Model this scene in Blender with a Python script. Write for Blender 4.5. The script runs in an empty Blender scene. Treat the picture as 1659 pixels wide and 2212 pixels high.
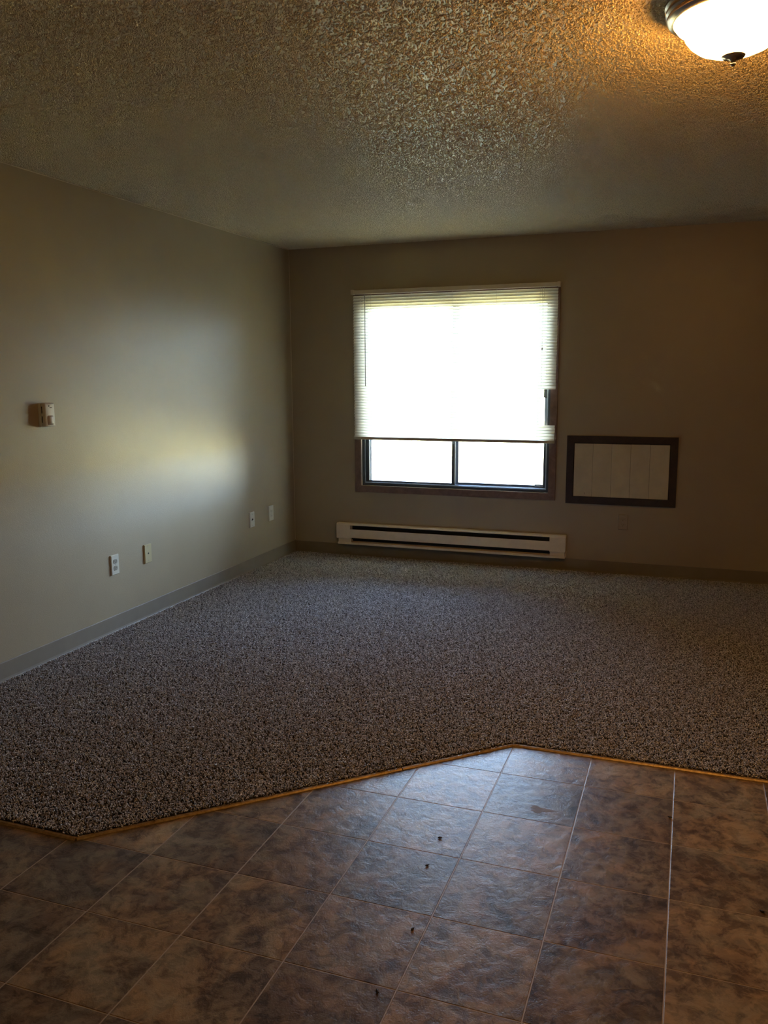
import bpy, bmesh, math, random
from mathutils import Vector, Matrix, Euler

random.seed(7)
SC = bpy.context.scene
COL = SC.collection

# ------------------------------------------------------------------ camera
YAW, PITCH, ROLL = -0.3485, -0.1608, -0.0055
F_PX = 1817.88
def cam_axes(yaw, pitch, roll):
    cy, sy, cp, sp = math.cos(yaw), math.sin(yaw), math.cos(pitch), math.sin(pitch)
    f = Vector((sy * cp, cy * cp, sp))
    r = Vector((cy, -sy, 0.0))
    u = r.cross(f)
    c, s = math.cos(roll), math.sin(roll)
    return c * r + s * u, -s * r + c * u, f
r_, u_, f_ = cam_axes(YAW, PITCH, ROLL)
cd = bpy.data.cameras.new('camera')
cam = bpy.data.objects.new('camera', cd)
COL.objects.link(cam)
m3 = Matrix((r_, u_, -f_)).transposed()
cam.matrix_world = Matrix.Translation((0, 0, 1.4528)) @ m3.to_4x4()
cd.sensor_fit = 'VERTICAL'
cd.sensor_height = 36.0
cd.lens = F_PX / 2212 * 36.0
cd.clip_start = 0.02
cd.clip_end = 500
SC.camera = cam

# ------------------------------------------------------------------ light
SC.view_settings.view_transform = 'Standard'
SC.view_settings.look = 'None'
SC.view_settings.gamma = 1.0
SC.view_settings.use_curve_mapping = False
SC.view_settings.exposure = 1.05
SC.render.film_transparent = False
try:
    SC.cycles.max_bounces = 10
    SC.cycles.diffuse_bounces = 6
    SC.cycles.transmission_bounces = 8
    SC.cycles.transparent_max_bounces = 16
    SC.cycles.sample_clamp_indirect = 20.0
    SC.cycles.use_denoising = True
except Exception:
    pass

WX0, WX1, WZ0, WZ1 = -2.45, -0.967, 0.586, 2.045      # window opening
AX, BY, CZ = -3.0522, 6.2299, 2.44                    # left wall, back wall, ceiling
RX, FY = 2.2, -1.7                                    # right wall, wall behind the camera
SKY_STRENGTH = 28.0
SUN_STRENGTH = 62.0
LAMP_STRENGTH = 32.0
LAMP_COLOR = (1.0, 0.47, 0.11, 1)

world = bpy.data.worlds.new('world')
SC.world = world
world.use_nodes = True
nt = world.node_tree
nt.nodes.clear()
wo = nt.nodes.new('ShaderNodeOutputWorld')
bg = nt.nodes.new('ShaderNodeBackground')
tc = nt.nodes.new('ShaderNodeTexCoord')
sx = nt.nodes.new('ShaderNodeSeparateXYZ')
cr = nt.nodes.new('ShaderNodeValToRGB')
cr.color_ramp.elements[0].position = 0.0
cr.color_ramp.elements[0].color = (0.62, 0.80, 1.0, 1)
cr.color_ramp.elements[1].position = 0.9
cr.color_ramp.elements[1].color = (0.20, 0.40, 1.0, 1)
nt.links.new(tc.outputs['Generated'], sx.inputs[0])
nt.links.new(sx.outputs['Z'], cr.inputs[0])
nt.links.new(cr.outputs[0], bg.inputs[0])
bg.inputs[1].default_value = SKY_STRENGTH
nt.links.new(bg.outputs[0], wo.inputs[0])

sl = bpy.data.lights.new('sun', 'SUN')
sl.energy = SUN_STRENGTH
sl.angle = math.radians(0.6)
sl.color = (1.0, 0.95, 0.86)
sun = bpy.data.objects.new('sun', sl)
sun.rotation_euler = (math.radians(38), 0, math.radians(12))   # from behind the house, over the roof
COL.objects.link(sun)

pl = bpy.data.lights.new('window_portal', 'AREA')
pl.shape = 'RECTANGLE'
pl.size = WX1 - WX0
pl.size_y = WZ1 - WZ0
pl.cycles.is_portal = True
po = bpy.data.objects.new('window_portal', pl)
po.location = ((WX0 + WX1) / 2, BY + 0.17, (WZ0 + WZ1) / 2)
po.rotation_euler = (math.radians(-90), 0, 0)      # shines towards -Y, into the room
COL.objects.link(po)

# ------------------------------------------------------------------ materials
def mat(name, color, rough=0.6, metal=0.0, spec=0.5):
    m = bpy.data.materials.new(name)
    m.use_nodes = True
    b = m.node_tree.nodes['Principled BSDF']
    b.inputs['Base Color'].default_value = (*color, 1)
    b.inputs['Roughness'].default_value = rough
    b.inputs['Metallic'].default_value = metal
    b.inputs['Specular IOR Level'].default_value = spec
    return m

def N(m, t, **kw):
    n = m.node_tree.nodes.new(t)
    for k, v in kw.items():
        setattr(n, k, v)
    return n

def L(m, a, b):
    m.node_tree.links.new(a, b)

def noise(m, vec, scale, detail=3, rough=0.5, dist=0.0):
    n = N(m, 'ShaderNodeTexNoise')
    n.inputs['Scale'].default_value = scale
    n.inputs['Detail'].default_value = detail
    n.inputs['Roughness'].default_value = rough
    n.inputs['Distortion'].default_value = dist
    L(m, vec, n.inputs['Vector'])
    return n.outputs['Fac']

def ramp(m, fac, stops):
    r = N(m, 'ShaderNodeValToRGB')
    e = r.color_ramp.elements
    while len(e) < len(stops):
        e.new(0.5)
    for k, (p, c) in enumerate(stops):
        e[k].position = p
        e[k].color = (*c, 1) if len(c) == 3 else c
    L(m, fac, r.inputs[0])
    return r.outputs[0]

def mixc(m, fac, a, b, mode='MIX'):
    x = N(m, 'ShaderNodeMix', data_type='RGBA', blend_type=mode)
    if isinstance(fac, (int, float)):
        x.inputs[0].default_value = fac
    else:
        L(m, fac, x.inputs[0])
    for s, v in ((6, a), (7, b)):
        if isinstance(v, tuple):
            x.inputs[s].default_value = (*v, 1)
        else:
            L(m, v, x.inputs[s])
    return x.outputs[2]

def bump(m, h, dist, strength=1.0):
    b = N(m, 'ShaderNodeBump')
    b.inputs['Strength'].default_value = strength
    b.inputs['Distance'].default_value = dist
    L(m, h, b.inputs['Height'])
    L(m, b.outputs[0], m.node_tree.nodes['Principled BSDF'].inputs['Normal'])
    return b

def grained(name, color, rough, amount=0.12, scale=60, bump_d=0.0, bump_scale=400, **kw):
    """a plain painted or moulded surface with faint mottling and fine relief"""
    m = mat(name, color, rough, **kw)
    c = N(m, 'ShaderNodeTexCoord').outputs['Object']
    n = noise(m, c, scale, 4, 0.6)
    lo = tuple(v * (1 - amount) for v in color)
    hi = tuple(min(1, v * (1 + amount)) for v in color)
    L(m, ramp(m, n, [(0.3, lo), (0.7, hi)]), m.node_tree.nodes['Principled BSDF'].inputs['Base Color'])
    if bump_d:
        bump(m, noise(m, c, bump_scale, 2, 0.5), bump_d)
    return m

WALL = grained('wall_paint', (0.385, 0.315, 0.205), 0.35, 0.03, 3, 0.0006, 260, spec=0.55)
M_BASE = grained('cove_base_vinyl', (0.25, 0.21, 0.155), 0.45, 0.05, 12, spec=0.3)
M_TRIMWOOD = mat('dark_wood', (0.06, 0.03, 0.02), 0.45)
def wood(m, c0, c1, sc=(3, 3, 40)):
    c = N(m, 'ShaderNodeTexCoord').outputs['Object']
    mp = N(m, 'ShaderNodeMapping')
    mp.inputs['Scale'].default_value = sc
    L(m, c, mp.inputs[0])
    n = noise(m, mp.outputs[0], 2.5, 6, 0.65, 0.6)
    L(m, ramp(m, n, [(0.3, c0), (0.7, c1)]), m.node_tree.nodes['Principled BSDF'].inputs['Base Color'])
    bump(m, n, 0.0005)
wood(M_TRIMWOOD, (0.16, 0.095, 0.065), (0.25, 0.155, 0.115), (8, 8, 8))
M_SLEEVEWOOD = mat('sleeve_wood', (0.03, 0.015, 0.01), 0.5)
wood(M_SLEEVEWOOD, (0.022, 0.010, 0.005), (0.045, 0.022, 0.012), (8, 8, 8))
M_BRONZE = grained('bronze_aluminium', (0.09, 0.095, 0.10), 0.35, 0.1, 30, metal=0.6)
M_ALU = grained('pale_aluminium', (0.42, 0.45, 0.48), 0.35, 0.1, 30, metal=0.8)
M_IVORY = grained('ivory_plastic', (0.62, 0.60, 0.50), 0.35, 0.03, 30)
M_TAN = grained('tan_plastic', (0.50, 0.43, 0.24), 0.35, 0.03, 30)
M_WHITE = grained('white_plastic', (0.72, 0.70, 0.62), 0.4, 0.03, 30)
M_SOCKET = grained('socket_plastic', (0.34, 0.32, 0.26), 0.3, 0.03, 30)
M_PAINTED = grained('painted_over_plastic', (0.385, 0.315, 0.205), 0.36, 0.03, 30)
M_HOLE = mat('dark_slot', (0.01, 0.008, 0.006), 0.6)
M_SCREW = mat('screw_metal', (0.5, 0.48, 0.44), 0.35, 0.8)
M_HEATER = grained('heater_enamel', (0.80, 0.70, 0.55), 0.4, 0.05, 18)
M_FIN = grained('dusty_fins_gap_shade', (0.035, 0.03, 0.026), 0.6, 0.3, 90, metal=0.3)
M_BOARD = grained('cover_paint', (0.56, 0.50, 0.36), 0.5, 0.08, 10, 0.0004, 90)
M_NICKEL = grained('brushed_nickel', (0.50, 0.42, 0.34), 0.24, 0.08, 60, metal=1.0)
M_CORD = mat('cord', (0.55, 0.53, 0.48), 0.7)
M_WAND = mat('clear_wand', (0.28, 0.28, 0.26), 0.2)
M_CRUMB = mat('crumb', (0.025, 0.018, 0.012), 0.8)
M_STAIN = mat('stain', (0.17, 0.125, 0.085), 0.6, spec=0.12)

# brass strip
M_BRASS = mat('brass', (0.62, 0.38, 0.13), 0.38, 0.35)
c = N(M_BRASS, 'ShaderNodeTexCoord').outputs['Object']
L(M_BRASS, ramp(M_BRASS, noise(M_BRASS, c, 70, 5, 0.7), [(0.3, (0.20, 0.13, 0.06)), (0.7, (0.46, 0.33, 0.17))]),
  M_BRASS.node_tree.nodes['Principled BSDF'].inputs['Base Color'])
bump(M_BRASS, noise(M_BRASS, c, 160, 3), 0.0008)

# popcorn ceiling
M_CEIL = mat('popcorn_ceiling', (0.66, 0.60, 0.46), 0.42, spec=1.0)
M_CEIL.node_tree.nodes['Principled BSDF'].inputs['IOR'].default_value = 2.0
c = N(M_CEIL, 'ShaderNodeTexCoord').outputs['Object']
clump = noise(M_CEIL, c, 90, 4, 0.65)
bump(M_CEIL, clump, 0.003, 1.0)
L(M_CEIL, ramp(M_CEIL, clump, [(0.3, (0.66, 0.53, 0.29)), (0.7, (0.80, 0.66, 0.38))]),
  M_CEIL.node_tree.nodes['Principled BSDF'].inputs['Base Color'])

# vinyl tiles, mottled slate print, each tile with its own part of the pattern
M_TILE = mat('slate_vinyl', (0.2, 0.15, 0.11), 0.3, spec=0.14)
tcn = N(M_TILE, 'ShaderNodeTexCoord')
oi = N(M_TILE, 'ShaderNodeObjectInfo')
off = N(M_TILE, 'ShaderNodeVectorMath', operation='MULTIPLY_ADD')
cmb = N(M_TILE, 'ShaderNodeCombineXYZ')
for s in (0, 1, 2):
    L(M_TILE, oi.outputs['Random'], cmb.inputs[s])
off.inputs[1].default_value = (37.0, 91.0, 53.0)
L(M_TILE, cmb.outputs[0], off.inputs[0])
L(M_TILE, tcn.outputs['Object'], off.inputs[2])
tv = off.outputs[0]
n1 = noise(M_TILE, tv, 8, 8, 0.68, 0.7)
n2 = noise(M_TILE, tv, 26, 6, 0.7, 0.5)
n3 = noise(M_TILE, tv, 5, 3, 0.5, 1.6)
n4 = noise(M_TILE, tv, 240, 2, 0.6)
c1 = ramp(M_TILE, n1, [(0.38, (0.060, 0.044, 0.030)), (0.44, (0.11, 0.082, 0.054)), (0.50, (0.15, 0.115, 0.072)), (0.53, (0.21, 0.165, 0.10)), (0.64, (0.29, 0.235, 0.15))])
c2 = ramp(M_TILE, n2, [(0.44, (0.06, 0.045, 0.030)), (0.54, (0.25, 0.19, 0.12))])
c3 = mixc(M_TILE, 0.4, c1, c2)
tint = ramp(M_TILE, n3, [(0.42, (1, 1, 1)), (0.62, (1.18, 0.98, 0.80))])
c4 = mixc(M_TILE, 0.8, c3, tint, 'MULTIPLY')
hv = ramp(M_TILE, oi.outputs['Random'], [(0, (0.72, 0.72, 0.74)), (1, (1.22, 1.19, 1.10))])
c5 = mixc(M_TILE, 1.0, c4, hv, 'MULTIPLY')
bs = M_TILE.node_tree.nodes['Principled BSDF']
L(M_TILE, c5, bs.inputs['Base Color'])
rr = N(M_TILE, 'ShaderNodeMapRange')
rr.inputs['To Min'].default_value = 0.24
rr.inputs['To Max'].default_value = 0.38
L(M_TILE, n2, rr.inputs['Value'])
L(M_TILE, rr.outputs[0], bs.inputs['Roughness'])
hm = N(M_TILE, 'ShaderNodeMath', operation='MULTIPLY_ADD')
L(M_TILE, n4, hm.inputs[0])
hm.inputs[1].default_value = 0.25
L(M_TILE, n2, hm.inputs[2])
bump(M_TILE, hm.outputs[0], 0.0016)

M_GROUT = grained('grout', (0.33, 0.26, 0.18), 0.5, 0.1, 40, spec=0.2)

# carpet pile
M_PILE = mat('carpet_pile', (0.2, 0.17, 0.15), 0.75, spec=0.3)
M_PILE.node_tree.nodes['Principled BSDF'].inputs['Sheen Weight'].default_value = 0.6
M_PILE.node_tree.nodes['Principled BSDF'].inputs['Sheen Roughness'].default_value = 0.35
rnd = N(M_PILE, 'ShaderNodeAttribute', attribute_name='tuft_random')
pc = N(M_PILE, 'ShaderNodeTexCoord').outputs['Object']
base = ramp(M_PILE, rnd.outputs['Fac'], [(0.0, (0.22, 0.195, 0.17)), (0.45, (0.46, 0.43, 0.40)), (0.8, (0.66, 0.63, 0.59)), (1.0, (0.88, 0.85, 0.80))])
lay_shade = ramp(M_PILE, noise(M_PILE, pc, 3.2, 4, 0.6, 0.5), [(0.35, (0.78,) * 3), (0.65, (1.15,) * 3)])  # random colour patches imitate the shading of leaning pile
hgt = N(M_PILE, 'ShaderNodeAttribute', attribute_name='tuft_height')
root_shade = N(M_PILE, 'ShaderNodeMapRange')  # roots darkened in colour to imitate shade deep between tufts
root_shade.inputs['From Min'].default_value = 0.005
root_shade.inputs['From Max'].default_value = 0.0125
root_shade.inputs['To Min'].default_value = 0.05
L(M_PILE, hgt.outputs['Fac'], root_shade.inputs['Value'])
base = mixc(M_PILE, 1.0, base, root_shade.outputs[0], 'MULTIPLY')
L(M_PILE, mixc(M_PILE, 1.0, base, lay_shade, 'MULTIPLY'), M_PILE.node_tree.nodes['Principled BSDF'].inputs['Base Color'])
M_BACKING = grained('carpet_backing', (0.035, 0.028, 0.024), 0.95, 0.3, 90)

# blind vinyl: thin, lets light through
M_SLAT = bpy.data.materials.new('slat_vinyl')
M_SLAT.use_nodes = True
t = M_SLAT.node_tree
b = t.nodes['Principled BSDF']
b.inputs['Base Color'].default_value = (0.80, 0.78, 0.70, 1)
b.inputs['Roughness'].default_value = 0.4
tr = t.nodes.new('ShaderNodeBsdfTranslucent')
tr.inputs[0].default_value = (0.82, 0.78, 0.60, 1)
mx = t.nodes.new('ShaderNodeMixShader')
mx.inputs[0].default_value = 0.20
t.links.new(b.outputs[0], mx.inputs[1])
t.links.new(tr.outputs[0], mx.inputs[2])
t.links.new(mx.outputs[0], t.nodes['Material Output'].inputs[0])
M_RAIL = grained('rail_enamel', (0.66, 0.58, 0.44), 0.4, 0.03, 20)

M_GLASS = bpy.data.materials.new('window_glass')
M_GLASS.use_nodes = True
t = M_GLASS.node_tree
t.nodes.remove(t.nodes['Principled BSDF'])
gt = t.nodes.new('ShaderNodeBsdfTransparent')
gt.inputs[0].default_value = (0.93, 0.95, 0.94, 1)
gg = t.nodes.new('ShaderNodeBsdfGlossy')
gg.inputs['Roughness'].default_value = 0.02
fr = t.nodes.new('ShaderNodeFresnel')
fr.inputs[0].default_value = 1.5
gm = t.nodes.new('ShaderNodeMixShader')
t.links.new(fr.outputs[0], gm.inputs[0])
t.links.new(gt.outputs[0], gm.inputs[1])
t.links.new(gg.outputs[0], gm.inputs[2])
t.links.new(gm.outputs[0], t.nodes['Material Output'].inputs[0])

M_LAMP = bpy.data.materials.new('lit_frosted_glass')
M_LAMP.use_nodes = True
b = M_LAMP.node_tree.nodes['Principled BSDF']
b.inputs['Base Color'].default_value = (0.8, 0.75, 0.65, 1)
b.inputs['Roughness'].default_value = 0.3
b.inputs['Emission Color'].default_value = LAMP_COLOR
b.inputs['Emission Strength'].default_value = LAMP_STRENGTH

M_GRASS = mat('lawn', (0.2, 0.26, 0.08), 0.9)
gc = N(M_GRASS, 'ShaderNodeTexCoord').outputs['Object']
L(M_GRASS, ramp(M_GRASS, noise(M_GRASS, gc, 2.0, 6, 0.7), [(0.3, (0.30, 0.225, 0.06)), (0.7, (0.45, 0.34, 0.10))]),
  M_GRASS.node_tree.nodes['Principled BSDF'].inputs['Base Color'])

# ------------------------------------------------------------------ helpers
def box(bm, x0, x1, y0, y1, z0, z1, bevel=0.0, segs=1):
    vs = [bm.verts.new((x, y, z)) for x in (x0, x1) for y in (y0, y1) for z in (z0, z1)]
    fs = [bm.faces.new([vs[i] for i in q]) for q in
          ((0, 1, 3, 2), (4, 6, 7, 5), (0, 4, 5, 1), (2, 3, 7, 6), (0, 2, 6, 4), (1, 5, 7, 3))]
    if bevel > 0:
        es = {e for f in fs for e in f.edges}
        bmesh.ops.bevel(bm, geom=list(es), offset=bevel, segments=segs, affect='EDGES', profile=0.5)
    return vs

def cyl(bm, p, axis, r0, r1, h, n=20):
    """cone frustum from p along axis"""
    a = Vector(axis).normalized()
    t1 = a.orthogonal().normalized()
    t2 = a.cross(t1)
    p = Vector(p)
    A = [bm.verts.new(p + r0 * (math.cos(k * 2 * math.pi / n) * t1 + math.sin(k * 2 * math.pi / n) * t2)) for k in range(n)]
    B = [bm.verts.new(p + a * h + r1 * (math.cos(k * 2 * math.pi / n) * t1 + math.sin(k * 2 * math.pi / n) * t2)) for k in range(n)]
    for k in range(n):
        bm.faces.new((A[k], A[(k + 1) % n], B[(k + 1) % n], B[k]))
    bm.faces.new(A[::-1])
    bm.faces.new(B)

def lathe(bm, prof, n=64):
    """prof: list of (r, z), spun about the local z axis"""
    rings = []
    for r, z in prof:
        if r < 1e-6:
            rings.append([bm.verts.new((0, 0, z))])
        else:
            rings.append([bm.verts.new((r * math.cos(k * 2 * math.pi / n), r * math.sin(k * 2 * math.pi / n), z)) for k in range(n)])
    for A, B in zip(rings, rings[1:]):
        for k in range(n):
            q = (k + 1) % n
            if len(A) == 1:
                bm.faces.new((A[0], B[q], B[k]))
            elif len(B) == 1:
                bm.faces.new((A[k], A[q], B[0]))
            else:
                bm.faces.new((A[k], A[q], B[q], B[k]))

def sweep(bm, prof, path, closed=False):
    """prof: list of (offset towards the left of travel, z); path: xy points; mitred corners"""
    pts = [Vector((p[0], p[1])) for p in path]
    rows = []
    for i, p in enumerate(pts):
        d0 = (p - pts[i - 1]).normalized() if i > 0 else None
        d1 = (pts[i + 1] - p).normalized() if i < len(pts) - 1 else None
        if d0 is None: d0 = d1
        if d1 is None: d1 = d0
        n0 = Vector((-d0.y, d0.x)); n1 = Vector((-d1.y, d1.x))
        n = (n0 + n1).normalized()
        k = 1.0 / max(0.3, n.dot(n0))
        rows.append([bm.verts.new((p.x + n.x * o * k, p.y + n.y * o * k, z)) for o, z in prof])
    m = len(prof)
    for A, B in zip(rows, rows[1:]):
        for k in range(m):
            q = (k + 1) % m
            bm.faces.new((A[k], A[q], B[q], B[k]))
    bm.faces.new(rows[0][::-1])
    bm.faces.new(rows[-1])

def obj(name, bm, m, parent=None, smooth=False, loc=None):
    bmesh.ops.recalc_face_normals(bm, faces=bm.faces[:])
    me = bpy.data.meshes.new(name)
    bm.to_mesh(me)
    bm.free()
    me.materials.append(m)
    if smooth:
        me.polygons.foreach_set('use_smooth', [True] * len(me.polygons))
        try:
            me.set_sharp_from_angle(angle=math.radians(40))
        except Exception:
            pass
    o = bpy.data.objects.new(name, me)
    COL.objects.link(o)
    if loc:
        o.location = loc
    if parent:
        o.parent = parent
    return o

def thing(name, label, cat, loc=(0, 0, 0), rot=(0, 0, 0), group=None):
    o = bpy.data.objects.new(name, None)
    o.empty_display_size = 0.05
    COL.objects.link(o)
    o.location = loc
    o.rotation_euler = rot
    o['label'] = label
    o['category'] = cat
    if group:
        o['group'] = group
    return o

def tag(o, label, cat, group=None):
    o['label'] = label
    o['category'] = cat
    if group:
        o['group'] = group
    return o

def struct(o, label=None):
    o['kind'] = 'structure'
    if label:
        o['label'] = label
    return o

def B():
    return bmesh.new()

# ------------------------------------------------------------------ structure
T = 0.14
bm = B()
box(bm, AX - T, WX0, BY, BY + T, -0.1, CZ + 0.1)
box(bm, WX1, RX + T, BY, BY + T, -0.1, CZ + 0.1)
box(bm, WX0, WX1, BY, BY + T, -0.1, WZ0)
box(bm, WX0, WX1, BY, BY + T, WZ1, CZ + 0.1)
struct(obj('wall_back', bm, WALL), 'taupe painted back wall around the window')
bm = B(); box(bm, AX - T, AX, FY - T, BY, -0.1, CZ + 0.1)
struct(obj('wall_left', bm, WALL), 'taupe semi-gloss left wall with plates and a sensor')
bm = B(); box(bm, RX, RX + T, FY - T, BY, -0.1, CZ + 0.1)
struct(obj('wall_right', bm, WALL), 'taupe right wall beyond the frame')
bm = B(); box(bm, AX, RX, FY - T, FY, -0.1, CZ + 0.1)
struct(obj('wall_front', bm, WALL), 'taupe wall behind the viewer')
bm = B(); box(bm, AX - T, RX + T, FY - T, BY + T, CZ, CZ + 0.12)
# the popcorn grains: patches of lumps, instanced over the underside
CPS = 0.2
cp_pts, cp_rot = [], []
y = FY + CPS / 2
while y < BY + CPS / 2 - 0.001:
    x = AX + CPS / 2
    while x < RX + CPS / 2 - 0.001:
        cp_pts.append(bm.verts.new((min(x, RX - CPS / 2), min(y, BY - CPS / 2), CZ)))
        cp_rot.append(random.choice((0, 1, 2, 3)) * math.pi / 2)
        x += CPS
    y += CPS
nbox = len(bm.verts) - len(cp_pts)
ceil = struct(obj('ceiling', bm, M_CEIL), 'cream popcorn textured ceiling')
at = ceil.data.attributes.new('patch_rot', 'FLOAT', 'POINT')
at.data.foreach_set('value', [0.0] * nbox + cp_rot)
at = ceil.data.attributes.new('is_patch', 'FLOAT', 'POINT')
at.data.foreach_set('value', [0.0] * nbox + [1.0] * len(cp_pts))

def patch_group(name, size, density, mesh_fn, rmin, rmax, smin, smax, zoff, material, variants=4, attr=None, single=False):
    g = bpy.data.node_groups.new(name, 'GeometryNodeTree')
    g.interface.new_socket('Geometry', in_out='INPUT', socket_type='NodeSocketGeometry')
    g.interface.new_socket('Geometry', in_out='OUTPUT', socket_type='NodeSocketGeometry')
    def G(t, **kw):
        n = g.nodes.new(t)
        for k, v in kw.items():
            setattr(n, k, v)
        return n
    def GL(a, b_):
        g.links.new(a, b_)
    gi = G('NodeGroupInput'); go = G('NodeGroupOutput')
    def scatter(points, seed):
        iop = G('GeometryNodeInstanceOnPoints')
        GL(points, iop.inputs['Points'])
        GL(mesh_fn(G, GL, seed), iop.inputs['Instance'])
        rv = G('FunctionNodeRandomValue', data_type='FLOAT_VECTOR')
        rv.inputs['Min'].default_value = rmin
        rv.inputs['Max'].default_value = rmax
        rv.inputs['Seed'].default_value = seed + 20
        GL(rv.outputs[0], iop.inputs['Rotation'])
        rs = G('FunctionNodeRandomValue', data_type='FLOAT_VECTOR')
        rs.inputs['Min'].default_value = smin
        rs.inputs['Max'].default_value = smax
        rs.inputs['Seed'].default_value = seed + 40
        GL(rs.outputs[0], iop.inputs['Scale'])
        out = iop.outputs[0]
        if attr:
            st = G('GeometryNodeStoreNamedAttribute', data_type='FLOAT', domain='INSTANCE')
            st.inputs['Name'].default_value = attr
            rc = G('FunctionNodeRandomValue', data_type='FLOAT')
            rc.inputs['Seed'].default_value = seed + 60
            GL(out, st.inputs['Geometry'])
            GL(rc.outputs[1], st.inputs['Value'])
            out = st.outputs[0]
        rl = G('GeometryNodeRealizeInstances')
        GL(out, rl.inputs[0])
        sm = G('GeometryNodeSetMaterial')
        sm.inputs['Material'].default_value = material
        GL(rl.outputs[0], sm.inputs[0])
        tf = G('GeometryNodeTransform')
        tf.inputs['Translation'].default_value = (0, 0, zoff)
        GL(sm.outputs[0], tf.inputs['Geometry'])
        return tf.outputs[0]
    patches = G('GeometryNodeGeometryToInstance')
    for seed in range(variants):
        grid = G('GeometryNodeMeshGrid')
        grid.inputs['Size X'].default_value = size
        grid.inputs['Size Y'].default_value = size
        grid.inputs['Vertices X'].default_value = 2
        grid.inputs['Vertices Y'].default_value = 2
        dp = G('GeometryNodeDistributePointsOnFaces')
        GL(grid.outputs['Mesh'], dp.inputs['Mesh'])
        dp.inputs['Density'].default_value = density
        dp.inputs['Seed'].default_value = seed + 3
        GL(scatter(dp.outputs['Points'], seed), patches.inputs[0])
    na = G('GeometryNodeInputNamedAttribute', data_type='FLOAT')
    na.inputs['Name'].default_value = 'is_patch'
    def sep(src, lo):
        cmpn = G('FunctionNodeCompare', data_type='FLOAT', operation='GREATER_THAN')
        cmpn.inputs[1].default_value = lo
        GL(na.outputs[0], cmpn.inputs[0])
        n = G('GeometryNodeSeparateGeometry', domain='POINT')
        GL(src, n.inputs['Geometry'])
        GL(cmpn.outputs[0], n.inputs['Selection'])
        return n
    s1 = sep(gi.outputs[0], 0.5)
    s2 = sep(s1.outputs['Selection'], 1.5)
    iop2 = G('GeometryNodeInstanceOnPoints')
    GL(s2.outputs['Inverted'], iop2.inputs['Points'])
    GL(patches.outputs[0], iop2.inputs['Instance'])
    iop2.inputs['Pick Instance'].default_value = True
    nr = G('GeometryNodeInputNamedAttribute', data_type='FLOAT')
    nr.inputs['Name'].default_value = 'patch_rot'
    cx = G('ShaderNodeCombineXYZ')
    GL(nr.outputs[0], cx.inputs[2])
    GL(cx.outputs[0], iop2.inputs['Rotation'])
    jn = G('GeometryNodeJoinGeometry')
    if single:
        GL(scatter(s2.outputs['Selection'], 9), jn.inputs[0])
    GL(iop2.outputs[0], jn.inputs[0])
    GL(s1.outputs['Inverted'], jn.inputs[0])
    GL(jn.outputs[0], go.inputs[0])
    return g

def grain_mesh(G, GL, seed):
    ic = G('GeometryNodeMeshIcoSphere')
    ic.inputs['Radius'].default_value = 0.0030
    ic.inputs['Subdivisions'].default_value = 1
    return ic.outputs[0]
md = ceil.modifiers.new('popcorn', 'NODES')
md.node_group = patch_group('popcorn', CPS, 23000, grain_mesh, (0, 0, 0), (6.28, 6.28, 6.28), (0.45, 0.45, 0.4), (1.5, 1.5, 1.1), -0.0004, M_CEIL)

# ground outside
bm = B(); box(bm, -80, 80, BY + T + 0.02, 160, -0.6, -0.45)
struct(obj('ground', bm, M_GRASS), 'lawn outside the window')

# floor: grout-coloured sheet with individual tiles on it
bm = B(); box(bm, AX, RX, FY, BY, -0.1, -0.0006)
floor = struct(obj('floor', bm, M_GROUT), 'brown slate-look vinyl floor')
TX, TY, GX, GY, GAP, GAPY = 0.3012, 0.2952, 0.0078, 2.8857, 0.0017, 0.0012
CL, CR_ = 1.995, 3.135              # front edges of the carpet, left and right
DX0, DX1 = -1.775, -0.600           # ends of the diagonal
def carpet_front(x):
    if x <= DX0: return CL
    if x >= DX1: return CR_
    return CL + (CR_ - CL) * (x - DX0) / (DX1 - DX0)
tile_meshes = {}
def tile_mesh(w, h):
    key = (round(w, 4), round(h, 4))
    if key in tile_meshes:
        return tile_meshes[key]
    b = bmesh.new()
    e = 0.0011
    lo = [b.verts.new((x, y, -0.0006)) for x, y in ((GAP, GAPY), (w - GAP, GAPY), (w - GAP, h - GAPY), (GAP, h - GAPY))]
    hi = [b.verts.new((x, y, 0.0)) for x, y in ((GAP + e, GAPY + e), (w - GAP - e, GAPY + e), (w - GAP - e, h - GAPY - e), (GAP + e, h - GAPY - e))]
    b.faces.new(hi)
    b.faces.new(lo[::-1])
    for k in range(4):
        b.faces.new((lo[k], lo[(k + 1) % 4], hi[(k + 1) % 4], hi[k]))
    me = bpy.data.meshes.new('tile')
    b.to_mesh(me); b.free()
    me.materials.append(M_TILE)
    tile_meshes[key] = me
    return me
i0 = math.floor((AX - GX) / TX); i1 = math.ceil((RX - GX) / TX)
j0 = math.floor((FY - GY) / TY); j1 = math.ceil((CR_ - GY) / TY)
for i in range(i0, i1):
    for j in range(j0, j1):
        x0, x1 = max(AX, GX + i * TX), min(RX, GX + (i + 1) * TX)
        y0, y1 = max(FY, GY + j * TY), GY + (j + 1) * TY
        if x1 - x0 < 0.02 or y1 - y0 < 0.02:
            continue
        if y0 > max(carpet_front(x0), carpet_front(x1)) + 0.01:
            continue
        o = bpy.data.objects.new('tile', tile_mesh(x1 - x0, y1 - y0))
        COL.objects.link(o)
        o.location = (x0, y0, 0)
        o.parent = floor

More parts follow.
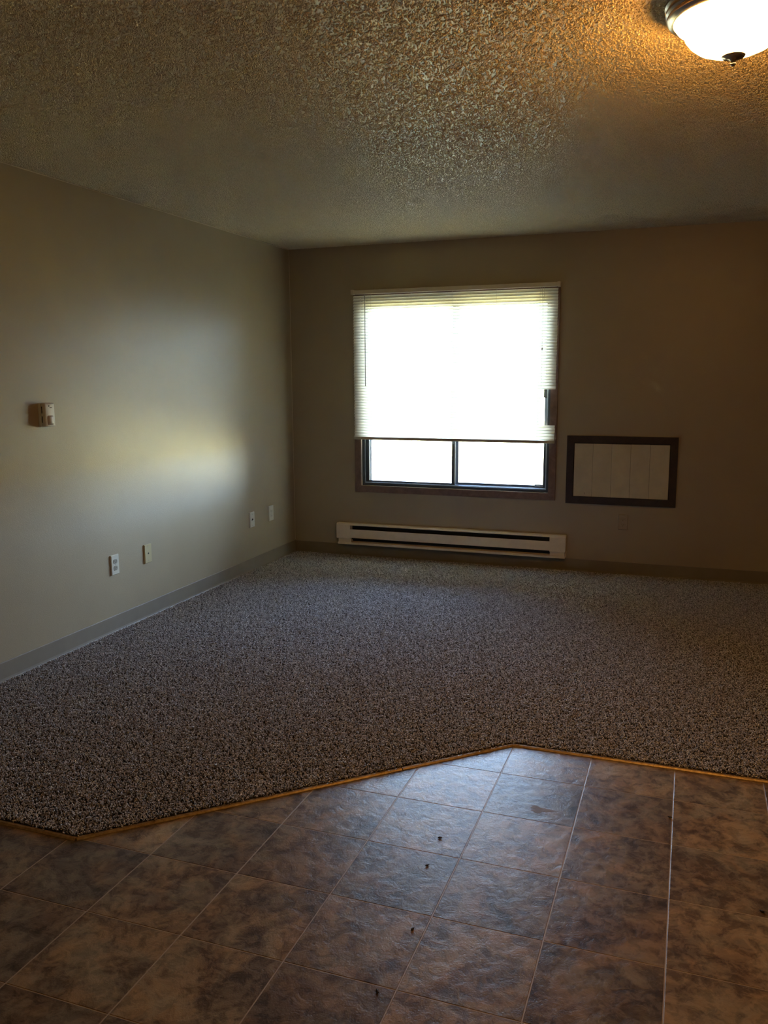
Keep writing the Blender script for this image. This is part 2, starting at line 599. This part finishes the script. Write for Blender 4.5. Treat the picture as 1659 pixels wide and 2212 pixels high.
# vinyl cove base
cove = [(0.0, 0.0), (0.019, 0.0), (0.0185, 0.0025), (0.011, 0.006), (0.0055, 0.012), (0.0035, 0.022), (0.0035, 0.0985), (0.0025, 0.1015), (0.0, 0.1015)]
def baseboard(name, p, q, label):
    b = B()
    sweep(b, cove, [p, q])
    return struct(obj(name, b, M_BASE), label)
Z0 = 0.006
for v_ in range(len(cove)):
    cove[v_] = (cove[v_][0], cove[v_][1] + 0.0)
# left of travel is into the room
baseboard('baseboard_left', (AX, BY - 0.0005), (AX, FY), 'grey vinyl cove base along the left wall')
baseboard('baseboard_back', (RX, BY), (AX + 0.0036, BY), 'grey vinyl cove base along the back wall')
baseboard('baseboard_right', (RX, FY), (RX, BY - 0.02), 'grey vinyl cove base along the right wall')
baseboard('baseboard_front', (AX + 0.02, FY), (RX - 0.02, FY), 'grey vinyl cove base behind the viewer')

M_CAULK = grained('caulk', (0.66, 0.58, 0.42), 0.5, 0.1, 60)
bm = B(); box(bm, AX + 0.0001, AX + 0.0026, BY - 0.0026, BY - 0.0001, 0.11, CZ - 0.012)
struct(obj('trim_6', bm, M_CAULK), 'thin pale bead of caulk down the room corner')
bm = B(); box(bm, AX + 0.0001, AX + 0.0016, FY + 0.01, BY - 0.01, CZ - 0.0075, CZ - 0.0035)
struct(obj('trim_7', bm, M_CAULK), 'thin pale unpainted line where left wall meets ceiling')

# ------------------------------------------------------------------ window
win = bpy.data.objects.new('window_1', None)
COL.objects.link(win)
win.location = ((WX0 + WX1) / 2, BY, WZ0)
struct(win, 'sliding window with dark wood casing')
def wobj(name, bm, m, parent=None, label=None, smooth=False):
    o = obj(name, bm, m, None, smooth)
    o.parent = parent or win
    if (parent or win) is win:
        o.matrix_parent_inverse = Matrix.Translation(-Vector(win.location))
    if label:
        o['label'] = label
    return o
CW = 0.053
CY0, CY1 = BY - 0.014, BY + 0.0
def casing_piece(side):
    b = B()
    X0, X1, Zb, Zt = WX0, WX1, WZ0, WZ1
    if side == 'b': P = [(X0 - CW, Zb - CW), (X1 + CW, Zb - CW), (X1, Zb), (X0, Zb)]
    if side == 't': P = [(X0, Zt), (X1, Zt), (X1 + CW, Zt + CW), (X0 - CW, Zt + CW)]
    if side == 'l': P = [(X0 - CW, Zb - CW), (X0, Zb), (X0, Zt), (X0 - CW, Zt + CW)]
    if side == 'r': P = [(X1, Zb), (X1 + CW, Zb - CW), (X1 + CW, Zt + CW), (X1, Zt)]
    F = [b.verts.new((x, CY0, z)) for x, z in P]
    K = [b.verts.new((x, CY1, z)) for x, z in P]
    b.faces.new(F); b.faces.new(K[::-1])
    for k in range(4):
        b.faces.new((F[k], F[(k + 1) % 4], K[(k + 1) % 4], K[k]))
    bmesh.ops.bevel(b, geom=[e for e in b.edges if all(abs(v.co.y - CY0) < 1e-6 for v in e.verts)], offset=0.0022, segments=2, affect='EDGES')
    return b
for s in 'btlr':
    wobj('casing', casing_piece(s), M_TRIMWOOD)
def ring(b, x0, x1, z0, z1, w, y0, y1, bev=0.0, wb=None, wt=None):
    wb = wb or w; wt = wt or w
    box(b, x0, x0 + w, y0, y1, z0, z1, bev)
    box(b, x1 - w, x1, y0, y1, z0, z1, bev)
    box(b, x0 + w, x1 - w, y0, y1, z0, z0 + wb, bev)
    box(b, x0 + w, x1 - w, y0, y1, z1 - wt, z1, bev)
b = B()
ring(b, WX0, WX1, WZ0, WZ1, 0.020, BY + 0.012, BY + T, 0.001)
wobj('window_frame', b, M_BRONZE)
b = B()
ring(b, WX0 + 0.0205, WX1 - 0.0205, WZ0 + 0.0205, WZ1 - 0.0205, 0.007, BY + 0.018, BY + 0.022, 0.0005)
ring(b, WX0 + 0.0205, WX1 - 0.0205, WZ0 + 0.0205, WZ1 - 0.0205, 0.006, BY + 0.070, BY + 0.074, 0.0005)
wobj('track', b, M_ALU)
zi0, zi1 = WZ0 + 0.0207, WZ1 - 0.0207
# inner left sash, outer right sash
sash_l = B(); ring(sash_l, WX0 + 0.0207, -1.694, zi0, zi1, 0.026, BY + 0.040, BY + 0.062, 0.0015, 0.018, 0.045)
sl_ = wobj('sash', sash_l, M_BRONZE)
b = B(); box(b, WX0 + 0.0207 + 0.024, -1.694 - 0.024, BY + 0.049, BY + 0.053, zi0 + 0.016, zi1 - 0.043)
o = obj('glass_pane', b, M_GLASS); o.parent = sl_
sash_r = B(); ring(sash_r, -1.712, WX1 - 0.0207, zi0, zi1, 0.034, BY + 0.082, BY + 0.104, 0.0015, 0.022, 0.045)
sr_ = wobj('sash', sash_r, M_BRONZE)
b = B(); box(b, -1.712 + 0.032, WX1 - 0.0207 - 0.032, BY + 0.091, BY + 0.095, zi0 + 0.020, zi1 - 0.043)
o = obj('glass_pane', b, M_GLASS); o.parent = sr_
b = B(); box(b, WX0 + 0.047, WX0 + 0.060, BY + 0.064, BY + 0.110, zi0 + 0.001, zi1, 0.001)
wobj('screen_channel', b, M_ALU)
b = B(); box(b, WX1 - 0.062, WX1 - 0.030, BY + 0.072, BY + 0.0815, 1.285, 1.355, 0.002)
wobj('latch', b, M_HOLE)
b = B(); box(b, WX1 - 0.115, WX1 - 0.052, BY + 0.0745, BY + 0.0815, zi0 + 0.012, zi0 + 0.030, 0.002); box(b, WX1 - 0.098, WX1 - 0.075, BY + 0.068, BY + 0.0745, zi0 + 0.012, zi0 + 0.022, 0.001)
wobj('sash_latch', b, M_ALU)

# ------------------------------------------------------------------ mini blind
BLX0, BLX1 = -2.492, -0.926
BLY = BY - 0.038
blind = thing('mini_blind', 'white slatted mini blind lowered two thirds over the window, some slat ends broken', 'blind', ((BLX0 + BLX1) / 2, BLY, 2.10))
def bobj(name, bm, m, parent=None, label=None, smooth=False):
    o = obj(name, bm, m, None, smooth)
    o.parent = parent or blind
    if not parent:
        o.matrix_parent_inverse = Matrix.Translation(-Vector(blind.location))
    if label: o['label'] = label
    return o
b = B(); box(b, BLX0 - 0.004, BLX1 + 0.004, BLY - 0.014, BLY + 0.0235, 2.0705, 2.0995, 0.002, 2)
bobj('head_rail', b, M_RAIL)
for x in (BLX0 - 0.016, BLX1 - 0.006):
    b = B(); box(b, x, x + 0.022, BLY - 0.017, BLY + 0.0235, 2.0675, 2.1035, 0.003, 2)
    bobj('bracket', b, M_RAIL)
LADX = [-2.345, -2.02, -1.701, -1.368, -1.052]
PITCH_S = 0.02165
TILT = math.radians(57)
SW = 0.0252
def slat_bm(x0, x1, jag=0.0):
    b = bmesh.new()
    ncs = 6
    rows = []
    xs = [x0, x1 - 0.003, x1]
    for xi, x in enumerate(xs):
        row = []
        for k in range(ncs + 1):
            s = (k / ncs - 0.5) * SW               # across the slat
            crown = 0.0022 * (1 - (2 * s / SW) ** 2)
            xx = x + (jag * math.sin(k * 2.1) if xi == 2 else 0)
            # outer edge up, room edge down; crown towards the room and up
            y = s * math.cos(TILT) - crown * math.sin(TILT)
            z = s * math.sin(TILT) + crown * math.cos(TILT)
            row.append(b.verts.new((xx, y, z)))
        rows.append(row)
    for A, Bq in zip(rows, rows[1:]):
        for k in range(ncs):
            b.faces.new((A[k], Bq[k], Bq[k + 1], A[k + 1]))
    return b
def slat_mesh(x0, x1, jag=0.0):
    b = slat_bm(x0, x1, jag)
    me = bpy.data.meshes.new('slat')
    b.to_mesh(me); b.free()
    me.materials.append(M_SLAT)
    me.polygons.foreach_set('use_smooth', [True] * len(me.polygons))
    return me
full = slat_mesh(BLX0 - blind.location.x, BLX1 - blind.location.x)
z_top, z_bot = 2.049, 0.990
ns = int(round((z_top - z_bot) / PITCH_S)) + 1
for k in range(ns):
    z = z_top - (z_top - z_bot) * k / (ns - 1)
    if 1.095 < z < 1.345:
        me = slat_mesh(BLX0 - blind.location.x, -1.030 - random.random() * 0.012 - blind.location.x, 0.003)
    else:
        me = full
    o = bpy.data.objects.new('slat', me)
    COL.objects.link(o)
    o.parent = blind
    o.location = (random.uniform(-0.001, 0.001), 0, z - blind.location.z)
    o.rotation_euler = (random.uniform(-0.03, 0.03), random.uniform(-0.0007, 0.0007), 0)
b = B(); box(b, BLX0 - 0.006, BLX1 + 0.003, BLY - 0.0125, BLY + 0.0105, 0.9555, 0.9785, 0.004, 2)
bobj('bottom_rail', b, grained('bottom_rail_enamel', (0.46, 0.41, 0.29), 0.4, 0.03, 20))
for x in LADX:
    b = B()
    for dy in (-0.0105, 0.0105):
        cyl(b, (x, BLY + dy, 0.962), (0, 0, 1), 0.0006, 0.0006, 1.108, 6)
    bobj('ladder_cord', b, M_CORD)
    b = B(); cyl(b, (x, BLY - 0.002, 0.9525), (0, 0, 1), 0.004, 0.003, 0.006, 10)
    bobj('cord_button', b, M_RAIL)
b = B(); cyl(b, (-2.389, BLY - 0.022, 1.372), (0, 0, 1), 0.0035, 0.0030, 0.682, 8)
wand = bobj('tilt_wand', b, M_WAND)
b = B(); cyl(b, (-2.389, BLY - 0.021, 2.052), (0, 0.15, 1), 0.0012, 0.0012, 0.026, 8)
o = obj('wand_hook', b, M_SCREW); o.parent = wand
b = B()
for dx in (-0.0035, 0.0035):
    cyl(b, (-1.028 + dx * 0.3, BLY - 0.021, 1.64), (dx * 1.6 / 0.43, 0, 1), 0.0009, 0.0009, 0.43, 6)
cyl(b, (-1.028, BLY - 0.021, 1.36), (0.003, 0, 1), 0.0010, 0.0010, 0.28, 6)
lift = bobj('lift_cord', b, M_CORD)
b = B(); cyl(b, (-1.028, BLY - 0.021, 1.625), (0, 0, 1), 0.0055, 0.003, 0.02, 12)
o = obj('cord_joiner', b, M_CORD); o.parent = lift

# ------------------------------------------------------------------ sleeve cover on back wall
sc_ = thing('air_conditioner_cover', 'off-white boarded cover in a dark wood frame on the back wall', 'cover', (-0.4535, BY, 0.52))
def sobj(root, name, bm, m, label=None, smooth=False):
    o = obj(name, bm, m, None, smooth)
    o.parent = root
    o.matrix_parent_inverse = Matrix.Translation(-Vector(root.location))
    if label: o['label'] = label
    return o
PX0, PX1, PZ0, PZ1 = -0.837, -0.070, 0.519, 1.015
IX0, IX1, IZ0, IZ1 = -0.787, -0.120, 0.570, 0.965
for P in ([(PX0, PZ0), (PX1, PZ0), (IX1, IZ0), (IX0, IZ0)], [(IX0, IZ1), (IX1, IZ1), (PX1, PZ1), (PX0, PZ1)],
          [(PX0, PZ0), (IX0, IZ0), (IX0, IZ1), (PX0, PZ1)], [(IX1, IZ0), (PX1, PZ0), (PX1, PZ1), (IX1, IZ1)]):
    b = B()
    F = [b.verts.new((x, BY - 0.017, z)) for x, z in P]
    K = [b.verts.new((x, BY - 0.0002, z)) for x, z in P]
    b.faces.new(F); b.faces.new(K[::-1])
    for k in range(4):
        b.faces.new((F[k], F[(k + 1) % 4], K[(k + 1) % 4], K[k]))
    bmesh.ops.bevel(b, geom=[e for e in b.edges if all(abs(v.co.y - BY + 0.017) < 1e-6 for v in e.verts)], offset=0.002, segments=2, affect='EDGES')
    sobj(sc_, 'frame', b, M_SLEEVEWOOD)
b = B(); box(b, IX0, IX1, BY - 0.003, BY - 0.0002, IZ0, IZ1)
sobj(sc_, 'backing', b, M_HOLE)
nb = 5
bx0, bx1 = IX0 + 0.004, IX1 - 0.004
for k in range(nb):
    w = (bx1 - bx0) / nb
    b = B(); box(b, bx0 + k * w + 0.0006, bx0 + (k + 1) * w - 0.0006, BY - 0.0095, BY - 0.003, IZ0 + 0.003, IZ1 - 0.006 + 0.001 * math.sin(k * 3), 0.0014, 2)
    sobj(sc_, 'board', b, M_BOARD)
b = B(); box(b, -0.7045, -0.7022, BY - 0.0102, BY - 0.0095, 0.588, 0.602)
sobj(sc_, 'scratch', b, M_HOLE, 'short dark scratch')

# ------------------------------------------------------------------ baseboard heater
HX0, HX1, HZ0, HZ1 = -2.651, -0.820, 0.1085, 0.279
ht = thing('baseboard_heater', 'long beige electric baseboard heater under the window', 'heater', ((HX0 + HX1) / 2, BY, HZ0))
CAP = 0.118
b = B()   # back plate with curled top hood and bottom lip
prof = [(0.0005, HZ0 + 0.002), (0.0005, HZ1), (0.052, HZ1), (0.060, HZ1 - 0.006), (0.062, HZ1 - 0.014),
        (0.060, HZ1 - 0.014), (0.057, HZ1 - 0.008), (0.050, HZ1 - 0.003), (0.004, HZ1 - 0.003), (0.004, HZ0 + 0.002)]
sweep(b, prof, [(HX1 - 0.0005, BY), (HX0 + 0.0005, BY)])
sobj(ht, 'hood', b, M_HEATER)
b = B()
prof = [(0.004, HZ0), (0.060, HZ0), (0.062, HZ0 + 0.001), (0.062, HZ0 + 0.018), (0.060, HZ0 + 0.018), (0.058, HZ0 + 0.004), (0.004, HZ0 + 0.004)]
sweep(b, prof, [(HX1 - 0.004, BY), (HX0 + 0.012, BY)])
sobj(ht, 'bottom_lip', b, M_HEATER)
b = B(); box(b, HX0 + CAP - 0.01, HX1 - CAP + 0.01, BY - 0.010, BY - 0.0045, 0.130, HZ1 - 0.0035)
sobj(ht, 'gap_shade_sheet', b, M_FIN)  # added dark sheet, stands in for shade inside the heater gaps
b = B(); box(b, HX0 + CAP, HX1 - CAP, BY - 0.063, BY - 0.0605, 0.163, 0.2335, 0.001)
sobj(ht, 'front_panel', b, M_HEATER)
for s in (0, 1):
    x0 = HX0 if s == 0 else HX1 - CAP
    b = B()
    box(b, x0, x0 + CAP, BY - 0.0645, BY - 0.005, 0.157, HZ1 - 0.0145, 0.0012)
    sobj(ht, 'end_cap', b, M_HEATER)
    b = B()
    box(b, x0 + (0.012 if s == 0 else 0.002), x0 + CAP - 0.008 + (0.012 if s == 0 else 0), BY - 0.050, BY - 0.005, HZ0 + 0.004, 0.157, 0.001)
    sobj(ht, 'end_box', b, M_HEATER)
b = B()
x = HX0 + CAP + 0.01
while x < HX1 - CAP - 0.01:
    box(b, x, x + 0.0008, BY - 0.050, BY - 0.012, 0.150, 0.212)
    x += 0.008
cyl(b, (HX0 + CAP, BY - 0.031, 0.181), (1, 0, 0), 0.006, 0.006, HX1 - HX0 - 2 * CAP, 10)
o = sobj(ht, 'heating_fins', b, M_FIN); o['kind'] = 'stuff'

# ------------------------------------------------------------------ wall plates
# local frame: x along the wall, y out of the wall, z up; origin plate centre
def plate_root(name, label, loc, on_left, group=None):
    # a left wall plate faces +X
    return thing(name, label, 'wall plate' if 'outlet' not in name else 'outlet', loc, (0, 0, 0 if not on_left else -math.pi / 2), group)
def plate_bm(w=0.070, h=0.1145, d=0.009):
    b = B()
    P = [(-w / 2, -h / 2), (w / 2, -h / 2), (w / 2, h / 2), (-w / 2, h / 2)]
    e = 0.0035
    Q = [(-w / 2 + e, -h / 2 + e), (w / 2 - e, -h / 2 + e), (w / 2 - e, h / 2 - e), (-w / 2 + e, h / 2 - e)]
    A = [b.verts.new((x, 0.0002, z)) for x, z in P]
    M1 = [b.verts.new((x, d * 0.55, z)) for x, z in P]
    C = [b.verts.new((x, d, z)) for x, z in Q]
    b.faces.new(C); b.faces.new(A[::-1])
    for k in range(4):
        q = (k + 1) % 4
        b.faces.new((A[k], A[q], M1[q], M1[k]))
        b.faces.new((M1[k], M1[q], C[q], C[k]))
    return b
def screw(root, z, d=0.009):
    b = B(); cyl(b, (0, d - 0.0005, z), (0, 1, 0), 0.0032, 0.0026, 0.0014, 12)
    obj('screw', b, M_SCREW, root)
def duplex(root, m, d=0.009):
    for z in (0.0195, -0.0195):
        b = B()
        n = 24
        ring_ = []
        for k in range(n):
            a = 2 * math.pi * k / n
            ring_.append((0.0172 * math.cos(a), max(-0.0135, min(0.0135, 0.0172 * math.sin(a)))))
        A = [b.verts.new((x, d - 0.001, zz + z)) for x, zz in ring_]
        C = [b.verts.new((x * 0.95, d + 0.0018, zz * 0.95 + z)) for x, zz in ring_]
        b.faces.new(C)
        for k in range(n):
            b.faces.new((A[k], A[(k + 1) % n], C[(k + 1) % n], C[k]))
        s = obj('socket', b, m, root)
        for (x, hh, w) in ((-0.0063, 0.0085, 0.0022), (0.0063, 0.007, 0.0022)):
            b = B(); box(b, x - w / 2, x + w / 2, d + 0.0019, d + 0.0021, z + 0.002 - hh / 2, z + 0.002 + hh / 2)
            obj('slot', b, M_HOLE, s)
        b = B(); cyl(b, (0, d + 0.0019, z - 0.0078), (0, 1, 0), 0.0026, 0.0026, 0.0002, 12)
        obj('ground_hole', b, M_HOLE, s)
ROTL = -math.pi / 2
YL = lambda y, z: (AX, y, z)
# left wall, nearest the viewer
o1 = plate_root('wall_outlet', 'off-white duplex outlet low on left wall, nearest the vinyl floor', YL(3.886, 0.3955), True)
obj('plate', plate_bm(), M_IVORY, o1); duplex(o1, M_SOCKET); screw(o1, 0)
o2 = plate_root('cable_plate', 'yellowish tan cable plate with one small centre hole on left wall', YL(4.199, 0.397), True)
obj('plate', plate_bm(), M_TAN, o2)
b = B(); cyl(b, (0, 0.0091, 0.002), (0, 1, 0), 0.0052, 0.0048, 0.0012, 16); nut = obj('hole_ring', b, M_HOLE, o2)
screw(o2, 0.0415); screw(o2, -0.0415)
o3 = plate_root('phone_jack_plate', 'narrow off-white phone plate with a dark half-round opening on left wall', YL(5.496, 0.393), True)
obj('plate', plate_bm(), M_IVORY, o3)
b = B()
V = [b.verts.new((0.012 * math.cos(a), 0.0093, 0.0 + 0.013 * math.sin(a) - 0.003)) for a in [math.pi * k / 10 - 0.25 for k in range(11)]]
b.faces.new(V); r_ext = bmesh.ops.extrude_face_region(b, geom=b.faces[:])
for v in [g for g in r_ext['geom'] if isinstance(g, bmesh.types.BMVert)]: v.co.y += 0.0006
obj('jack_opening', b, M_HOLE, o3)
screw(o3, 0.0415); screw(o3, -0.0415)
o4 = plate_root('wall_outlet', 'off-white outlet on left wall nearest the room corner', YL(5.802, 0.3955), True)
obj('plate', plate_bm(0.072, 0.1175), M_IVORY, o4); duplex(o4, M_IVORY); screw(o4, 0)
o5 = thing('wall_outlet', 'painted-over outlet on the back wall below the framed cover', 'outlet', (-0.4235, BY, 0.3965), (0, 0, math.pi))
obj('plate', plate_bm(0.067, 0.1115), M_PAINTED, o5); duplex(o5, M_PAINTED)
screw(o5, 0)

# ------------------------------------------------------------------ motion sensor
ms = thing('motion_sensor', 'small white box-shaped motion sensor high on the left wall', 'sensor', (AX, 3.405, 1.268), (0, 0, -math.pi / 2))
# local x runs towards -Y (the viewer)
SWD, SH, SD = 0.070, 0.118, 0.045
b = B(); box(b, -SWD / 2, SWD / 2, 0.0002, 0.016, -SH / 2, SH / 2, 0.003, 2)
obj('back_housing', b, M_WHITE, ms, True)
b = B(); box(b, -SWD / 2 + 0.0006, SWD / 2 - 0.0006, 0.0165, SD, -SH / 2 + 0.0006, SH / 2 - 0.0006, 0.006, 3)
obj('front_housing', b, M_WHITE, ms, True)
b = B()
R_ = 0.024
nn = 14
for zz in (-0.047, -0.0455, -0.006, -0.0045):
    pass
rows = []
for z, s in ((-0.050, 0.55), (-0.046, 0.9), (-0.040, 1.0), (-0.014, 1.0), (-0.008, 0.9), (-0.003, 0.55)):
    row = []
    for k in range(nn + 1):
        a = math.pi * k / nn
        row.append(b.verts.new((R_ * math.cos(a) * (0.75 + 0.25 * s), SD - 0.004 + 0.012 * s * math.sin(a), z)))
    rows.append(row)
for A, C in zip(rows, rows[1:]):
    for k in range(nn):
        b.faces.new((A[k], A[k + 1], C[k + 1], C[k]))
b.faces.new(rows[0]); b.faces.new(rows[-1][::-1])
obj('lens', b, grained('lens_plastic', (0.52, 0.45, 0.38), 0.3, 0.03, 30), ms, True)
for z0, z1 in ((0.008, 0.042), (-0.038, -0.006)):
    b = B(); box(b, SWD / 2 - 0.0002, SWD / 2 + 0.0006, 0.0235, 0.0275, z0, z1)
    obj('side_slot', b, M_HOLE, ms)
b = B(); cyl(b, (0.006, SD - 0.0002, 0.044), (0, 1, 0), 0.004, 0.0035, 0.0008, 12)
obj('indicator', b, M_HOLE, ms)
b = B(); box(b, -0.014, 0.002, SD - 0.0002, SD + 0.0005, 0.0335, 0.037)
obj('dark_mark', b, M_HOLE, ms)

# ------------------------------------------------------------------ ceiling lamp
LX, LY = 0.060, 2.605
lamp = thing('ceiling_lamp', 'lit flush-mount lamp with frosted glass bowl and nickel rim on the ceiling', 'lamp', (LX, LY, CZ))
pan = [(0.0, -0.0005), (0.178, -0.0005), (0.182, -0.004), (0.182, -0.012), (0.176, -0.017), (0.178, -0.020), (0.179, -0.029), (0.173, -0.034),
       (0.175, -0.037), (0.175, -0.044), (0.169, -0.050), (0.158, -0.052), (0.152, -0.045), (0.0, -0.045)]
b = B(); lathe(b, pan, 96)
obj('rim', b, M_NICKEL, lamp, True)
glass = [(0.150, -0.046), (0.1535, -0.051), (0.1530, -0.058), (0.148, -0.0645), (0.139, -0.0685), (0.1345, -0.071), (0.132, -0.077),
         (0.125, -0.092), (0.113, -0.107), (0.094, -0.122), (0.068, -0.133), (0.036, -0.140), (0.0, -0.142)]
b = B(); lathe(b, glass, 96)
obj('glass_bowl', b, M_LAMP, lamp, True)
fin = [(0.0, -0.138), (0.024, -0.139), (0.029, -0.1415), (0.0305, -0.145), (0.028, -0.149), (0.019, -0.152), (0.010, -0.154), (0.0068, -0.157),
       (0.0058, -0.161), (0.0074, -0.1635), (0.0076, -0.166), (0.0052, -0.1695), (0.0, -0.1715)]
b = B(); lathe(b, fin, 40)
obj('finial', b, M_NICKEL, lamp, True)

# ------------------------------------------------------------------ carpet
SLAB = 0.004
outline = [(AX + 0.0195, BY - 0.0195), (AX + 0.0195, CL), (DX0, CL), (DX1, CR_), (RX - 0.0195, CR_), (RX - 0.0195, BY - 0.0195)]
# carpet object: backing slab plus a vertex-only cloud where pile patches stand
b = B()
lo = [b.verts.new((x, y, 0.0004)) for x, y in outline]
hi = [b.verts.new((x, y, SLAB)) for x, y in outline]
b.faces.new(hi); b.faces.new(lo[::-1])
for k in range(len(lo)):
    q = (k + 1) % len(lo)
    b.faces.new((lo[k], lo[q], hi[q], hi[k]))
nslab = len(b.verts)
PS = 0.09       # patch size
pts = []        # x, y, rotation kind
def inside(x, y, m):
    if not (AX + 0.0195 + m <= x <= RX - 0.0195 - m and y <= BY - 0.0195 - m): return False
    if x <= DX0 + m and y >= CL + m: return True
    d = ((y - CL) * (DX1 - DX0) - (x - DX0) * (CR_ - CL)) / math.hypot(DX1 - DX0, CR_ - CL)
    if DX0 - m <= x <= DX1 + m * 0: return d >= m * 1.42 and y >= CL + m
    return y >= CR_ + m
h = PS / 2
x = AX + 0.0195 + h
while x < RX - 0.0195:
    xx = min(x, RX - 0.0195 - h)
    y = BY - 0.0195 - h
    low = CL if xx <= DX0 + h else (CR_ if xx > DX1 + h else None)
    while y > CL:
        if inside(xx, y, h - 1e-6):
            pts.append((xx, y, random.choice((0, 1, 2, 3)) * math.pi / 2))
        y -= PS
    x += PS
covered = {}
for px_, py_, _a in pts:
    covered.setdefault((int(px_ / PS), int(py_ / PS)), []).append((px_, py_))
def is_covered(x, y):
    kx, ky = int(x / PS), int(y / PS)
    for a_ in (-1, 0, 1):
        for b_ in (-1, 0, 1):
            for q in covered.get((kx + a_, ky + b_), ()):
                if abs(q[0] - x) <= h and abs(q[1] - y) <= h:
                    return True
    return False
edge_pts = []
def fill(x0, x1, depth, dens=40000):
    # loose tufts between the cut edge and the first full patches
    for _ in range(int((x1 - x0) * depth * dens)):
        x = random.uniform(x0, x1)
        y = carpet_front(x) + 0.004 + random.random() * depth
        if y < BY - 0.025 and not is_covered(x, y):
            edge_pts.append((x, y))
fill(AX + 0.022, DX0, 0.1)
fill(DX0, DX1, 0.26)
fill(DX1, RX - 0.022, 0.1)
me_pts = [b.verts.new((x, y, SLAB - 0.001)) for x, y, _ in pts] + [b.verts.new((x, y, SLAB - 0.001)) for x, y in edge_pts]
rots = [0.0] * nslab + [a for _, _, a in pts] + [0.0] * len(edge_pts)
carpet = obj('carpet', b, M_BACKING)
at = carpet.data.attributes.new('patch_rot', 'FLOAT', 'POINT')
at.data.foreach_set('value', rots)
at = carpet.data.attributes.new('is_patch', 'FLOAT', 'POINT')
at.data.foreach_set('value', [0.0] * nslab + [1.0] * len(pts) + [2.0] * len(edge_pts))
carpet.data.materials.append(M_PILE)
carpet['kind'] = 'stuff'
tag(carpet, 'grey-brown cut pile carpet over the far floor, cut diagonally at the vinyl', 'carpet')

def tuft_mesh(G, GL, seed):
    cone = G('GeometryNodeMeshCone', fill_type='NGON')
    cone.inputs['Vertices'].default_value = 5
    cone.inputs['Side Segments'].default_value = 2
    cone.inputs['Radius Top'].default_value = 0.0018
    cone.inputs['Radius Bottom'].default_value = 0.0012
    cone.inputs['Depth'].default_value = 0.0125
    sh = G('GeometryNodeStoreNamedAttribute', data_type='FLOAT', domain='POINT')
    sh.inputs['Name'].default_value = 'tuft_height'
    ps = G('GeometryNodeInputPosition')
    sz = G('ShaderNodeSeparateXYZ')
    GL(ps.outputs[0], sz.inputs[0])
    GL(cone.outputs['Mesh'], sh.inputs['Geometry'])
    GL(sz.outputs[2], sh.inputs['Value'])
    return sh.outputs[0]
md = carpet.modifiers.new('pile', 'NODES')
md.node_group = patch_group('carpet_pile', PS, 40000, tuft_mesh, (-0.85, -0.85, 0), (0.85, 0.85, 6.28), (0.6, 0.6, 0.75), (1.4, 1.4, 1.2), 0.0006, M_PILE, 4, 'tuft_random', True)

# brass edge strip along the cut carpet
strip = [(0.001, 0.0003), (-0.013, 0.0003), (-0.012, 0.0022), (-0.006, 0.0062), (0.001, 0.0075)]
def trim(name, p, q, label):
    b_ = B()
    sweep(b_, strip, [p, q])
    return struct(obj(name, b_, M_BRASS), label)
k22 = 0.013 * math.tan(math.radians(22.3))
trim('trim_1', (AX + 0.0045, CL), (DX0 + k22 * 0.3, CL), 'brass edge strip along the left front of the carpet')
mid = 0.17
ux, uy = DX1 - DX0, CR_ - CL
trim('trim_2', (DX0 + 0.001, CL + 0.001), (DX0 + ux * 0.70, CL + uy * 0.70), 'brass edge strip along the diagonal carpet cut')
trim('trim_3', (DX0 + ux * 0.702, CL + uy * 0.702), (DX1 - 0.002, CR_ - 0.002), 'short brass edge strip at the top of the diagonal cut')
trim('trim_4', (DX1, CR_), (-0.066, CR_), 'brass edge strip from the diagonal to the joint')
trim('trim_5', (-0.0645, CR_), (RX - 0.0045, CR_), 'brass edge strip along the right front of the carpet')

# ------------------------------------------------------------------ crumbs and stain on the vinyl
CAMP = Vector((0, 0, 1.4528))
def crumb(x, y, s, label):
    b_ = B()
    bmesh.ops.create_icosphere(b_, subdivisions=2, radius=s)
    for v in b_.verts:
        v.co *= 1 + random.uniform(-0.25, 0.25)
        v.co.z *= 0.5
    zmin = min(v.co.z for v in b_.verts)
    for v in b_.verts: v.co.z -= zmin
    o = obj('crumb', b_, M_CRUMB, None, True, (x, y, 0.0002))
    o.scale = (1.5, 0.8, 1)
    o.rotation_euler = (0, 0, random.uniform(0, 3))
    tag(o, label, 'crumb', 'dark crumbs on the vinyl floor')
crumb(-0.6820, 2.3838, 0.0045, 'dark crumb in the pale window reflection, left of the brown stain')
crumb(-0.6767, 2.2256, 0.0045, 'dark crumb beside a scuffed tile, just below the reflection')
crumb(-0.6273, 1.9302, 0.0045, 'dark crumb on a brown tile in the middle of the vinyl')
crumb(-0.6355, 1.6838, 0.0045, 'dark crumb near the bottom of the view on the vinyl')
crumb(0.0007, 2.7590, 0.0045, 'dark crumb on the joint near the brass strip on the right')
crumb(0.2500, 2.3191, 0.0045, 'dark crumb at the far right of the vinyl')
b = B()
outl = []
for k in range(26):
    a = 2 * math.pi * k / 26
    rr_ = 0.026 * (1 + 0.35 * math.sin(3 * a + 1) + 0.22 * math.sin(7 * a))
    outl.append((rr_ * 1.3 * math.cos(a), rr_ * 0.75 * math.sin(a)))
A = [b.verts.new((x, y, 0.0001)) for x, y in outl]
C = [b.verts.new((x * 0.97, y * 0.97, 0.0003)) for x, y in outl]
b.faces.new(C); b.faces.new(A[::-1])
for k in range(26):
    b.faces.new((A[k], A[(k + 1) % 26], C[(k + 1) % 26], C[k]))
st = obj('stain', b, M_STAIN, None, False, (-0.4129, 2.6681, 0))
tag(st, 'small brown dried stain on the vinyl in the window reflection', 'stain')
